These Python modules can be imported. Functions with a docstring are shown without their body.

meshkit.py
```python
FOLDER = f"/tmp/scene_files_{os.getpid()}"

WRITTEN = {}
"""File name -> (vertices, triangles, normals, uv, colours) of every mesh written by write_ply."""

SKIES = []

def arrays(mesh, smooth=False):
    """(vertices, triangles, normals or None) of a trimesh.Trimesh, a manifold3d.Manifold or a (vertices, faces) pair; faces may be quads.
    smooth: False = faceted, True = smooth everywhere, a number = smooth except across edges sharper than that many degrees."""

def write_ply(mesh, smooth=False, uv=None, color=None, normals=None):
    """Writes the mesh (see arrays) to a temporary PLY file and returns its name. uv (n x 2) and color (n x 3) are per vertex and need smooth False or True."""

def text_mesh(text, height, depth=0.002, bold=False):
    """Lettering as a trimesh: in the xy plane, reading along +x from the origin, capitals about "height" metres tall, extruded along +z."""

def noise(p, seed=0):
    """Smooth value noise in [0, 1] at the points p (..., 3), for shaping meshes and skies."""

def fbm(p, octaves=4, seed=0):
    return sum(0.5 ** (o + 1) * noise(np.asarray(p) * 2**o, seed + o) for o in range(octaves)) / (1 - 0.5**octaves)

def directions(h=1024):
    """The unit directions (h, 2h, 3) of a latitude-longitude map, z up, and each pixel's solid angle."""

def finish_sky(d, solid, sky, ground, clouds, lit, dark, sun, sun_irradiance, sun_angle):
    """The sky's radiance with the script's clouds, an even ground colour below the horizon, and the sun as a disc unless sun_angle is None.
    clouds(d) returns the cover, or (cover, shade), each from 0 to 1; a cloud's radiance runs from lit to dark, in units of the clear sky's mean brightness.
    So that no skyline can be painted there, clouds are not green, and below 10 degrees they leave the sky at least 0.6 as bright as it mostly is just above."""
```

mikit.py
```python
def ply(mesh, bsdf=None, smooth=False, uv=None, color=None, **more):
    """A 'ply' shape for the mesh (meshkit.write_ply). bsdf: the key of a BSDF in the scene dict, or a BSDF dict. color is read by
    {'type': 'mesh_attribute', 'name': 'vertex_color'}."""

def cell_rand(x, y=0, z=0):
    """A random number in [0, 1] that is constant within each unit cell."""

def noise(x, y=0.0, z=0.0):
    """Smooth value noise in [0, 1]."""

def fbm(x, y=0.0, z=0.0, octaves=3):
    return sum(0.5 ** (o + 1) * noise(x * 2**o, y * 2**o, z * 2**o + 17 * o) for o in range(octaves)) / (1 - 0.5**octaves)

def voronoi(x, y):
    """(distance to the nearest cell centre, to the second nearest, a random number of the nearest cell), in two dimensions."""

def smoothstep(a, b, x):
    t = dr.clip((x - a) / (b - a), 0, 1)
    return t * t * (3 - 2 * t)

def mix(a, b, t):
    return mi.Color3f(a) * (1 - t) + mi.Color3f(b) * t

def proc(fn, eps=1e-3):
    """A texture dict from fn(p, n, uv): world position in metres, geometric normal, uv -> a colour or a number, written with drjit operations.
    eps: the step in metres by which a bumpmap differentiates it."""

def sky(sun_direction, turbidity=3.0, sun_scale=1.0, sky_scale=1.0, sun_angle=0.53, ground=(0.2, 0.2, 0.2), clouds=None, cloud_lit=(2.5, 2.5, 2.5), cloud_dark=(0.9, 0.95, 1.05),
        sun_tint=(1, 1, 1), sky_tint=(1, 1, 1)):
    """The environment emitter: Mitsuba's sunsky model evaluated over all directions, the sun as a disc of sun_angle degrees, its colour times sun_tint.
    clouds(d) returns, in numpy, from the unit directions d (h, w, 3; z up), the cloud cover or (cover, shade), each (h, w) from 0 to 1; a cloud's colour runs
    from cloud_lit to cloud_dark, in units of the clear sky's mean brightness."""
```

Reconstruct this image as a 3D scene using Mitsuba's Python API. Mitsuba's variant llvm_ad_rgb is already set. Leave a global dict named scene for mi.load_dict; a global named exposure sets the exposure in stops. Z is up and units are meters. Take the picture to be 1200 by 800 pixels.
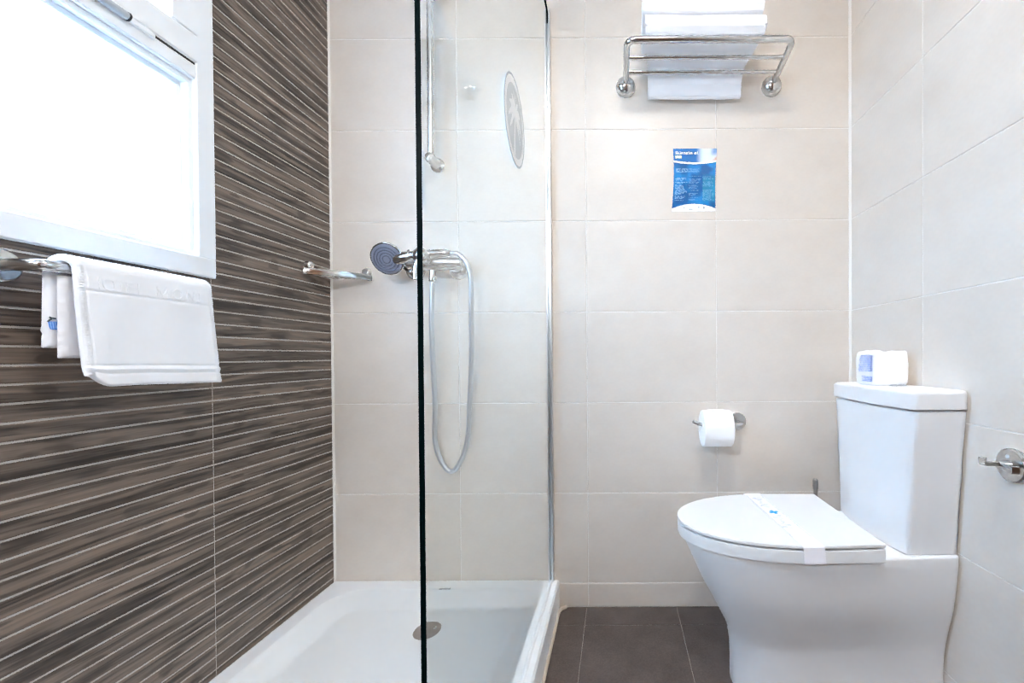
import math
import numpy as np
import trimesh
import shapely
from shapely.geometry import Polygon, LineString, Point, box as sbox
from scipy.interpolate import PchipInterpolator, CubicSpline
import drjit as dr
import mitsuba as mi
import mikit
import meshkit
from mikit import proc, noise, fbm, mix, smoothstep, cell_rand

T = mi.ScalarTransform4f
scene, labels = {}, {}

# ---------------------------------------------------------------- camera, light, exposure
EYE = 0.882                      # camera height; x right, y away from the camera, z up
PITCH, ROLL = 0.0086, 0.006
scene['camera'] = {
    'type': 'perspective', 'fov': math.degrees(2 * math.atan(600 / 502.5)), 'fov_axis': 'x', 'near_clip': 0.02,
    'principal_point_offset_x': (600 - 723) / 1200, 'principal_point_offset_y': (400 - 421.3) / 800,
    'to_world': T().look_at([0, 0, EYE], [0, math.cos(PITCH), EYE - math.sin(PITCH)], [math.sin(ROLL), 0, math.cos(ROLL)]),
}


def overcast(d):
    cover = np.ones(d.shape[:2])
    shade = 0.35 * meshkit.fbm(d * 3.0, 3, seed=4)
    return cover, shade


scene['sky'] = mikit.sky((0.75, -0.5, 0.6), turbidity=4.0, sun_scale=0.0, sky_scale=4.9, ground=(0.35, 0.34, 0.32), clouds=overcast,
                         cloud_lit=(1.22, 2.2, 3.5), cloud_dark=(0.95, 1.7, 2.7))
LAMP, VANITY = 6.0, 5.8
exposure = 3.64

# ---------------------------------------------------------------- room measures
D = 1.5                           # back wall
XL, XR = -0.997, 0.818            # side walls
YF, ZC = -0.95, 2.42              # wall behind the camera, ceiling
ROW0, ROW = 0.085, 0.317          # tile rows of the beige walls


# ---------------------------------------------------------------- materials
def principled(rgb, rough=0.4, metallic=0.0, **k):
    c = rgb if isinstance(rgb, dict) else {'type': 'rgb', 'value': list(rgb)}
    return {'type': 'twosided', 'bsdf': {'type': 'principled', 'base_color': c, 'roughness': rough, 'metallic': metallic, **k}}


def beige_fn(p, n, uv):
    a = fbm(p.x * 9 + 3, p.y * 9, p.z * 9, octaves=4)
    b = noise(p.x * 160, p.y * 160, p.z * 160)
    return mix((0.635, 0.575, 0.515), (0.73, 0.675, 0.615), a * 0.8 + b * 0.2)


def wood_fn(p, n, uv):
    w = fbm(p.y * 3.0, p.z * 9.0, 4.0, octaves=2)
    g = fbm(p.y * 5.0 + 2.5 * w, p.z * 95.0 + 5 * w, 1.0, octaves=4)
    k = fbm(p.y * 11.0, p.z * 42.0, 7.0, octaves=3)
    fine = noise(p.y * 40, p.z * 520, 2.0)
    s_ = fbm(p.y * 2.2, p.z * 150.0 + 3 * w, 5.0, octaves=3)
    t = 0.06 + 0.80 * smoothstep(0.28, 0.74, 0.55 * g + 0.45 * s_) + 0.22 * (fine - 0.5)
    t = dr.clip(t + 0.20 * (cell_rand(dr.floor((p.z - 0.8725) / 0.0317), dr.floor((p.y + 0.2915) / 0.45), 3.0) - 0.5), 0, 1)
    k2 = fbm(p.y * 16.0 + 3, p.z * 75.0, 9.0, octaves=2)
    t = t * (1 - 0.6 * smoothstep(0.62, 0.78, k)) * (1 - 0.55 * smoothstep(0.68, 0.8, k2))
    return mix((0.028, 0.020, 0.016), (0.228, 0.171, 0.134), t)


def floor_fn(p, n, uv):
    a = fbm(p.x * 14, p.y * 14, 0.0, octaves=4)
    b = noise(p.x * 300, p.y * 300, 0.0)
    return mix((0.055, 0.042, 0.037), (0.115, 0.092, 0.083), 0.7 * a + 0.3 * b)


scene['beige_tile'] = principled(proc(beige_fn), 0.38, specular=0.45)
scene['wood_tile'] = principled(proc(wood_fn), 0.42, specular=0.45)
scene['floor_tile'] = principled(proc(floor_fn), 0.5, specular=0.4)
scene['light_grout'] = principled((0.80, 0.77, 0.73), 0.8)
scene['stripe_grout'] = principled((0.50, 0.465, 0.44), 0.7)
scene['floor_grout'] = principled((0.22, 0.19, 0.17), 0.9)
scene['plaster'] = principled((0.80, 0.79, 0.77), 0.7)
scene['white_frame'] = principled((0.82, 0.85, 0.88), 0.3)
scene['porcelain'] = principled((0.80, 0.805, 0.815), 0.08, clearcoat=0.6, clearcoat_gloss=0.95)
scene['seat_plastic'] = principled((0.76, 0.775, 0.785), 0.22)
scene['tray_white'] = principled((0.82, 0.85, 0.87), 0.2)
scene['chrome'] = {'type': 'twosided', 'bsdf': {'type': 'roughconductor', 'material': 'Ag', 'alpha': 0.03, 'specular_reflectance': {'type': 'rgb', 'value': [0.66, 0.68, 0.71]}}}
scene['chrome_bright'] = {'type': 'twosided', 'bsdf': {'type': 'roughconductor', 'material': 'Ag', 'alpha': 0.12, 'specular_reflectance': {'type': 'rgb', 'value': [0.74, 0.76, 0.79]}}}
scene['hose_metal'] = principled((0.60, 0.63, 0.67), 0.34, metallic=0.85)
scene['satin'] = principled((0.72, 0.74, 0.76), 0.3, metallic=1.0)
scene['steel'] = principled((0.45, 0.43, 0.42), 0.32, metallic=1.0)
scene['dark_gap'] = principled((0.02, 0.02, 0.022), 0.6)
scene['grey_metal'] = principled((0.42, 0.45, 0.48), 0.4)
scene['rubber_grey'] = principled((0.19, 0.20, 0.25), 0.45)
scene['rubber_dark'] = principled((0.10, 0.105, 0.14), 0.5)
scene['caulk'] = principled((0.60, 0.54, 0.47), 0.7)
scene['glass_sheet'] = {'type': 'thindielectric', 'int_ior': 1.5, 'specular_transmittance': {'type': 'rgb', 'value': [0.915, 0.95, 0.93]}}
scene['window_glass'] = {'type': 'thindielectric', 'int_ior': 1.5}
scene['glass_edge'] = principled((0.0004, 0.0050, 0.0058), 0.3, specular=0.02)
scene['etched_grey'] = {'type': 'twosided', 'bsdf': {'type': 'diffuse', 'reflectance': {'type': 'rgb', 'value': [0.60, 0.645, 0.67]}}}
scene['etched_white'] = {'type': 'twosided', 'bsdf': {'type': 'diffuse', 'reflectance': {'type': 'rgb', 'value': [0.82, 0.84, 0.85]}}}


def terry_fn(p, n, uv):
    return 0.0011 * noise(p.x * 420, p.y * 420, p.z * 420) + 0.0008 * noise(p.x * 900, p.y * 900, p.z * 900)


scene['terry'] = {'type': 'bumpmap', 'scale': 1.0, 'nested_texture': proc(terry_fn, eps=4e-4),
                  'bsdf': principled((0.87, 0.88, 0.91), 0.95, specular=0.1, sheen=0.4)}
scene['terry_plain'] = principled((0.88, 0.89, 0.92), 0.95, specular=0.1)
scene['paper_white'] = principled((0.90, 0.90, 0.90), 0.85, specular=0.1)
scene['band_paper'] = principled((0.86, 0.86, 0.92), 0.6, specular=0.2)
scene['cardboard'] = principled((0.35, 0.26, 0.18), 0.8)
scene['ink_blue'] = principled((0.28, 0.38, 0.75), 0.6)
scene['ink_pale'] = principled((0.56, 0.62, 0.78), 0.6)
scene['ink_cyan'] = principled((0.01, 0.30, 0.78), 0.5)
scene['ink_dark'] = principled((0.06, 0.08, 0.09), 0.6)
scene['thread_blue'] = principled((0.10, 0.26, 0.72), 0.7)
scene['thread_sky'] = principled((0.35, 0.58, 0.90), 0.7)
scene['print_white'] = principled((0.90, 0.93, 0.95), 0.4)
scene['door_wood'] = principled((0.20, 0.10, 0.05), 0.45)


# ---------------------------------------------------------------- mesh helpers
def fixed(m):
    if m.volume < 0:
        m.invert()
    return m


def cbox(x0, x1, y0, y1, z0, z1, c=0.002):
    """a box with chamfered edges"""
    if c <= 0:
        m = trimesh.creation.box((x1 - x0, y1 - y0, z1 - z0))
        m.apply_translation(((x0 + x1) / 2, (y0 + y1) / 2, (z0 + z1) / 2))
        return m
    c = min(c, 0.45 * min(x1 - x0, y1 - y0, z1 - z0))
    pts = []
    for x, sx in ((x0, 1), (x1, -1)):
        for y, sy in ((y0, 1), (y1, -1)):
            for z, sz in ((z0, 1), (z1, -1)):
                pts += [(x, y + sy * c, z + sz * c), (x + sx * c, y, z + sz * c), (x + sx * c, y + sy * c, z)]
    return trimesh.convex.convex_hull(np.array(pts))


def facing_tile(axis, at, sign, thick, u0, u1, v0, v1, c):
    """a tile with a chamfered face: its face lies at 'at' on 'axis' and looks along sign; 12 + 8 triangles"""
    f = np.array([(u0 + c, v0 + c), (u1 - c, v0 + c), (u1 - c, v1 - c), (u0 + c, v1 - c)])
    r = np.array([(u0, v0), (u1, v0), (u1, v1), (u0, v1)])
    def put(uv, w):
        return np.insert(uv, axis, w, axis=1)
    v = np.vstack([put(f, at), put(r, at - sign * c), put(r, at - sign * thick)])
    q = [(0, 1, 2, 3), (11, 10, 9, 8)]
    for a in (0, 4):
        for k in range(4):
            j = (k + 1) % 4
            q.append((a + 4 + k, a + 4 + j, a + j, a + k))
    m = trimesh.Trimesh(v, [t for a, b, c_, d in q for t in ((a, b, c_), (a, c_, d))], process=False)
    return fixed(m)


def tube(pts, r, n=14, closed=False):
    p = np.asarray(pts, float)
    k = len(p)
    rr = np.broadcast_to(np.asarray(r, float), (k,))
    t = np.gradient(p, axis=0) if not closed else np.roll(p, -1, 0) - np.roll(p, 1, 0)
    t /= np.linalg.norm(t, axis=1, keepdims=True)
    a = np.array([0, 0, 1.0]) if abs(t[0, 2]) < 0.9 else np.array([1.0, 0, 0])
    u = a - t[0] * (a @ t[0])
    ang = np.arange(n) * 2 * np.pi / n
    rings = []
    for i in range(k):
        u = u - t[i] * (u @ t[i])
        u /= np.linalg.norm(u)
        w = np.cross(t[i], u)
        rings.append(p[i] + rr[i] * (np.cos(ang)[:, None] * u + np.sin(ang)[:, None] * w))
    return loft(rings, cap=not closed, wrap=closed)


def loft(rings, cap=True, wrap=False):
    n, k = len(rings[0]), len(rings)
    v = np.vstack(rings)
    f = []
    for i in range(k if wrap else k - 1):
        a, b = i * n, ((i + 1) % k) * n
        for j in range(n):
            l = (j + 1) % n
            f += [(a + j, a + l, b + l), (a + j, b + l, b + j)]
    if cap:
        c0, c1 = len(v), len(v) + 1
        v = np.vstack([v, rings[0].mean(0), rings[-1].mean(0)])
        for j in range(n):
            l = (j + 1) % n
            f += [(c0, l, j), (c1, (k - 1) * n + j, (k - 1) * n + l)]
    return fixed(trimesh.Trimesh(v, f, process=False))


def curve(pts, n=60):
    p = np.asarray(pts, float)
    s = np.r_[0, np.cumsum(np.linalg.norm(np.diff(p, axis=0), axis=1))]
    return CubicSpline(s, p)(np.linspace(0, s[-1], n))


def bend(pts, r, n=8):
    """a polyline with its corners rounded"""
    p = [np.asarray(q, float) for q in pts]
    out = [p[0]]
    for a, b, c in zip(p, p[1:], p[2:]):
        u, w = (a - b) / np.linalg.norm(a - b), (c - b) / np.linalg.norm(c - b)
        rr = min(r, 0.49 * np.linalg.norm(a - b), 0.49 * np.linalg.norm(c - b))
        s, e = b + u * rr, b + w * rr
        out += [(1 - x) ** 2 * s + 2 * x * (1 - x) * b + x * x * e for x in np.linspace(0, 1, n)]
    return np.array(out + [p[-1]])


def lathe(profile, at=(0, 0, 0), to=(0, 0, 1), n=36):
    """profile: (radius, height along 'to'), closed at the axis where its ends have radius 0"""
    to = np.asarray(to, float) / np.linalg.norm(to)
    a = np.array([0, 0, 1.0]) if abs(to[2]) < 0.9 else np.array([1.0, 0, 0])
    u = np.cross(a, to); u /= np.linalg.norm(u)
    w = np.cross(to, u)
    ang = np.arange(n) * 2 * np.pi / n
    rings = [np.asarray(at) + to * h + max(r, 1e-5) * (np.cos(ang)[:, None] * u + np.sin(ang)[:, None] * w) for r, h in profile]
    return loft(rings)


def extrude(poly, depth):
    ps = getattr(poly, 'geoms', [poly])
    return trimesh.util.concatenate([trimesh.creation.extrude_polygon(g, depth, engine='earcut') for g in ps])


def frame_axes(m, origin, ex, ey, ez):
    M = np.eye(4)
    M[:3, 0], M[:3, 1], M[:3, 2], M[:3, 3] = ex, ey, ez, origin
    m = m.copy(); m.apply_transform(M)
    return m


def join(*ms):
    return trimesh.util.concatenate(list(ms))


used = {}


def obj(name, mesh, bsdf, parent=None, smooth=False, **more):
    key = f'{parent}__{name}' if parent else name
    i = used.get(key, -1) + 1
    used[key] = i
    if i:
        key = f'{key}_{i:03d}'
    scene[key] = mikit.ply(mesh, bsdf, smooth=smooth, **more)
    return key


def tag(key, label=None, category=None, group=None, kind=None):
    labels[key] = {k: v for k, v in (('label', label), ('category', category), ('group', group), ('kind', kind)) if v}
    return key


def part(key, label):
    labels[key] = {'label': label}


# ---------------------------------------------------------------- room shell
tag(obj('floor', cbox(XL - .2, XR + .2, YF - .1, D + .15, -.12, -.0015, 0), 'floor_grout'), 'dark brown tiled bathroom floor between the shower tray and the toilet', kind='structure')
fx = [XL - .02] + [-0.111 + .316 * k for k in range(-2, 4)]
fx = [x for x in fx if x < XR] + [XR]
fy = [YF] + [1.40 - .316 * k for k in range(7, -1, -1)] + [D]
for a, b in zip(fx, fx[1:]):
    for c, d in zip(fy, fy[1:]):
        if b < -0.2 and c > 0.3:
            continue
        obj('tile', facing_tile(2, 0.0, 1, .008, a + .0012, b - .0012, c + .0012, d - .0012, .0008), 'floor_tile', 'floor')

tag(obj('ceiling', cbox(XL - .2, XR + .2, YF - .1, D + .15, ZC, ZC + .12, 0), 'plaster'), 'white ceiling', kind='structure')
tag(obj('wall_front', cbox(XL - .2, XR + .2, YF - .12, YF, 0, ZC, 0), 'plaster'), 'plain pale wall behind the camera', kind='structure')
dk = tag(obj('door_1', cbox(-.22, .66, YF, YF + .04, 0.005, 2.02, .003), 'door_wood'), 'brown wooden door behind the camera', kind='structure')
obj('handle', join(lathe([(0, 0), (.025, 0), (.025, .008), (.009, .01), (.009, .05), (0, .05)], (-.15, YF + .04, 1.0), (0, 1, 0)), tube([(-.15, YF + .085, 1.0), (-.03, YF + .085, 1.0)], .009)), 'chrome', dk, 30)

zs = [0.0] + [ROW0 + ROW * k for k in range(8)] + [ZC]
tag(obj('wall_back', cbox(XL - .2, XR + .2, D + .0014, D + .15, 0, ZC, 0), 'light_grout'), 'beige tiled back wall behind the shower and the towel rack', kind='structure')
xs = [XL, -.552, -.1045, .349, XR - .004]
for z0, z1 in zip(zs, zs[1:]):
    for a, b in zip(xs, xs[1:]):
        obj('tile', facing_tile(1, D, -1, .008, a + .0013, b - .0013, z0 + .0013, z1 - .0013, .001), 'beige_tile', 'wall_back')
tag(obj('wall_right', cbox(XR + .0014, XR + .15, YF, D + .0014, 0, ZC, 0), 'light_grout'), 'pale tiled right wall beside the toilet', kind='structure')
ys = [YF] + [1.148 - .45 * k for k in range(4, -1, -1)] + [D - .004]
for z0, z1 in zip(zs, zs[1:]):
    for a, b in zip(ys, ys[1:]):
        obj('tile', facing_tile(0, XR, -1, .008, a + .0013, b - .0013, z0 + .0013, z1 - .0013, .001), 'beige_tile', 'wall_right')
bead = Polygon([(0, 0), (-.0065, 0), (-.0055, -.003), (-.003, -.0055), (0, -.0065)])
tag(obj('trim_1', frame_axes(extrude(bead, ZC), (XR, D, 0), (1, 0, 0), (0, 1, 0), (0, 0, 1)), 'light_grout'), 'white bead in the corner of back and right walls', kind='structure')
tag(obj('trim_2', cbox(XL - .002, XL + .007, D - .004, D, 0, ZC, .001), 'light_grout'), 'white joint in the corner of shower wall and back wall', kind='structure')

# left wall: stripes of dark wood-look tile around the window
WY0, WY1, WZ0, WZ1 = 0.30, 1.064, 1.078, 2.10       # outer edge of the window frame
holes = [cbox(XL - .2, XL - .0018, YF, WY0 + .02, 0, ZC, 0), cbox(XL - .2, XL - .0018, WY1 - .02, D + .0014, 0, ZC, 0),
         cbox(XL - .2, XL - .0018, WY0 + .02, WY1 - .02, 0, WZ0 + .02, 0), cbox(XL - .2, XL - .0018, WY0 + .02, WY1 - .02, WZ1 - .02, ZC, 0)]
tag(obj('wall_left', join(*holes), 'stripe_grout'), 'dark wood-look striped tile wall around the window', kind='structure')
pitch, z_line = 0.0317, 0.8725
cols = [(1.0585, 1.4985), (.6085, 1.0555), (.1585, .6055), (-.2915, .1555), (-.7415, -.2945), (YF, -.7445)]
rows = [(z_line + pitch * k + .0020, z_line + pitch * (k + 1) - .0020) for k in range(-28, 50)]
far_slats = []
for ci, (a, b) in enumerate(cols):
    for z0, z1 in rows:
        z0, z1 = max(z0, 0.0), min(z1, ZC)
        if z1 - z0 < .004:
            continue
        rect = sbox(a, z0, b, z1).difference(sbox(WY0 + .005, WZ0 + .005, WY1 - .005, WZ1 - .005))
        for g in getattr(rect, 'geoms', [rect]):
            if g.is_empty or g.area < 1e-6:
                continue
            for piece in ([g] if abs(g.area - g.envelope.area) < 1e-9 else [q for q in (g.intersection(sbox(a, z0, WY0 + .005, z1)), g.intersection(sbox(WY1 - .005, z0, b, z1)), g.intersection(sbox(WY0 + .005, z0, WY1 - .005, z1))) if not q.is_empty and q.area > 1e-7]):
                p0, q0, p1, q1 = piece.bounds
                if q1 - q0 < .0022 or p1 - p0 < .0022:
                    continue
                m = facing_tile(0, XL, 1, .010, p0, p1, q0, q1, .0009)
                if ci < 3:
                    obj('slat', m, 'wood_tile', 'wall_left')
                else:
                    far_slats.append(m)
k = obj('slat_field', join(*far_slats), 'wood_tile', 'wall_left')
labels[k] = {'kind': 'stuff', 'label': 'striped slats behind the camera'}

# ---------------------------------------------------------------- window
FX = XL + .008                     # front of the frame


def rail(x0, x1, y0, y1, z0, z1, c=.003):
    return cbox(x0, x1, y0, y1, z0, z1, c)


w = 'window_1'
labels[w] = {'kind': 'structure', 'label': 'white framed window in the dark wall with a fixed lower pane and a hopper above'}
J = .047                           # width of the outer frame
obj('frame', join(rail(XL - .09, FX, WY0, WY1, WZ0, WZ0 + J), rail(XL - .09, FX, WY0, WY1, WZ1 - J, WZ1),
                  rail(XL - .09, FX, WY0, WY0 + J, WZ0 + J - .002, WZ1 - J + .002), rail(XL - .09, FX, WY1 - J, WY1, WZ0 + J - .002, WZ1 - J + .002),
                  rail(XL - .09, FX, WY0 + J - .002, WY1 - J + .002, 1.540, 1.574)), 'white_frame', w)


def ring(x0, x1, y0, y1, z0, z1, t, c=.002):
    return join(rail(x0, x1, y0, y1, z0, z0 + t, c), rail(x0, x1, y0, y1, z1 - t, z1, c), rail(x0, x1, y0, y0 + t, z0 + t - .001, z1 - t + .001, c), rail(x0, x1, y1 - t, y1, z0 + t - .001, z1 - t + .001, c))


# glazing bead of the lower pane, then the pane; the hopper sash above
obj('glazing_bead', join(ring(XL - .07, FX - .010, WY0 + J - .001, WY1 - J + .001, WZ0 + J - .001, 1.5405, .012), ring(XL - .07, FX - .026, WY0 + J + .010, WY1 - J - .010, WZ0 + J + .010, 1.529, .012)), 'white_frame', w)


def sheet_x(x, y0, y1, z0, z1):
    return trimesh.Trimesh([(x, y0, z0), (x, y1, z0), (x, y1, z1), (x, y0, z1)], [(0, 1, 2), (0, 2, 3)], process=False)


obj('pane', sheet_x(XL - .05, WY0 + J + .005, WY1 - J - .005, WZ0 + J + .005, 1.535), 'window_glass', w)
s = obj('sash', ring(XL - .06, FX + .003, WY0 + J - .006, WY1 - J + .006, 1.5785, WZ1 - J + .006, .064, .004), 'white_frame', w)
obj('gap', cbox(XL - .05, FX - .002, WY0 + J, WY1 - J, 1.5735, 1.579, 0), 'dark_gap', w)
obj('pane', sheet_x(XL - .045, WY0 + J + .05, WY1 - J - .05, 1.635, WZ1 - J - .05), 'window_glass', s)
obj('glazing_bar', cbox(XL - .05, XL - .04, .89, .897, 1.635, WZ1 - J - .05, .001), 'grey_metal', s)
h = obj('hinge', tube([(FX + .006, .812, 1.572), (FX + .006, .868, 1.572)], .0085), 'grey_metal', s, 30)
obj('cap', join(lathe([(0, 0), (.009, 0), (.009, .004), (.006, .006), (0, .006)], (FX + .006, .812, 1.572), (0, -1, 0), 16), lathe([(0, 0), (.009, 0), (.009, .004), (.006, .006), (0, .006)], (FX + .006, .868, 1.572), (0, 1, 0), 16)), 'dark_gap', s, 30)
obj('hinge_plate', cbox(FX - .002, FX + .006, .874, .925, 1.565, 1.577, .002), 'white_frame', s)

# ---------------------------------------------------------------- ceiling lamp (its own light)
cl = 'ceiling_lamp'
tag(cl, 'round white flush ceiling lamp with an opal glass disc', 'lamp')
obj('ring', lathe([(0, 0), (.165, 0), (.165, -.03), (.15, -.034), (.148, -.01), (0, -.01)], (.12, .22, ZC), (0, 0, 1), 48), 'white_frame', cl, 30)
disc = lathe([(0, -.036), (.08, -.035), (.146, -.031), (.146, -.012), (0, -.012)], (.12, .22, ZC), (0, 0, 1), 48)
obj('diffuser', disc, 'paper_white', cl, 30, emitter={'type': 'area', 'radiance': {'type': 'rgb', 'value': [LAMP, LAMP * .93, LAMP * .86]}})

# lamp over the basin mirror, on the wall behind the camera
vl = 'vanity_lamp'
tag(vl, 'long white lamp over the mirror on the wall behind the camera', 'lamp')
obj('back_plate', cbox(-.93, -.33, YF, YF + .03, 1.70, 1.78, .003), 'chrome_bright', vl)
obj('diffuser', cbox(-.92, -.34, YF + .032, YF + .085, 1.69, 1.79, .012), 'paper_white', vl, emitter={'type': 'area', 'radiance': {'type': 'rgb', 'value': [VANITY * .95, VANITY, VANITY * 1.09]}})

# ---------------------------------------------------------------- shower tray
tx0, tx1, ty0, ty1, TZ = XL + .001, -.207, .28, D - .001, .100


def smooth01(a, b, x):
    t = np.clip((x - a) / (b - a), 0, 1)
    return t * t * (3 - 2 * t)


DX, DY = -.577, 1.30               # drain
nx, ny = 150, 200
gx, gy = np.meshgrid(np.linspace(tx0, tx1, nx), np.linspace(ty0, ty1, ny), indexing='ij')
rc = .11                           # corner radius of the basin
cx, cy = (tx0 + tx1) / 2, (ty0 + ty1) / 2
hx, hy = (tx1 - tx0) / 2 - .05, (ty1 - ty0) / 2 - .055
qx, qy = np.abs(gx - cx) - hx + rc, np.abs(gy - cy) - hy + rc
sd = np.hypot(np.maximum(qx, 0), np.maximum(qy, 0)) + np.minimum(np.maximum(qx, qy), 0) - rc     # below 0 inside
gz = TZ - .030 * smooth01(0.0, .075, -sd) - .006 * smooth01(0, .012, -sd) - .012 * smooth01(.05, .5, -sd)
gz -= .004 * smooth01(.25, .0, np.hypot(gx - DX, gy - DY))
edge = np.minimum(np.minimum(gx - tx0, tx1 - gx), np.minimum(gy - ty0, ty1 - gy))
gz -= .006 * (1 - np.sqrt(np.clip(1 - (1 - np.clip(edge / .006, 0, 1)) ** 2, 0, 1)))
v = np.stack([gx, gy, gz], -1).reshape(-1, 3)
idx = np.arange(nx * ny).reshape(nx, ny)
f = np.vstack([np.stack([idx[:-1, :-1], idx[1:, :-1], idx[1:, 1:]], -1).reshape(-1, 3), np.stack([idx[:-1, :-1], idx[1:, 1:], idx[:-1, 1:]], -1).reshape(-1, 3)])
loop = np.r_[idx[:, 0], idx[-1, 1:], idx[-2::-1, -1], idx[0, -2:0:-1]]
base = len(v)
vb = v[loop].copy(); vb[:, 2] = .004
v = np.vstack([v, vb])
n_ = len(loop)
side = [t for i in range(n_) for t in ((loop[i], base + i, base + (i + 1) % n_), (loop[i], base + (i + 1) % n_, loop[(i + 1) % n_]))]
tr = 'shower_tray'
tag(tr, 'white rectangular shower tray on the floor against the dark striped wall', 'shower tray')
obj('basin', trimesh.Trimesh(v, np.vstack([f, side]), process=False), 'tray_white', tr, 40)
zd = TZ - .036 - .012 * .8 - .004
dc = obj('drain_cover', lathe([(0, -.012), (.060, -.012), (.060, .004), (.057, .007), (.03, .009), (0, .0095)], (DX, DY, zd), (0, 0, 1), 48), 'steel', tr, 35)
part(dc, 'round brushed steel drain cover')
obj('screw', lathe([(0, 0), (.006, 0), (.005, .002), (0, .0025)], (DX + .018, DY - .004, zd + .0088), (0, 0, 1), 16), 'chrome', dc, 35)
obj('name_plate', cbox(-.604, -.567, 1.438, 1.4445, TZ - .001, TZ + .001, .0004), 'grey_metal', tr)
obj('caulk_line', tube([(tx1 + .001, ty0, .004), (tx1 + .001, D - .045, .004), (tx1 + .006, D - .02, .004), (tx1 + .024, D - .003, .004)], .0065, 8), 'caulk', tr, 40)

# ---------------------------------------------------------------- glass screen
GX, GY0, GZ1 = -.233, .509, 2.07
sc = 'shower_screen'
tag(sc, 'clear glass shower screen standing on the right rim of the white shower tray', 'shower screen')


def screen_outline(r=.03):
    return sbox(GY0, TZ + .004, D - .006, GZ1).buffer(-r).buffer(r, quad_segs=8)


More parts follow.
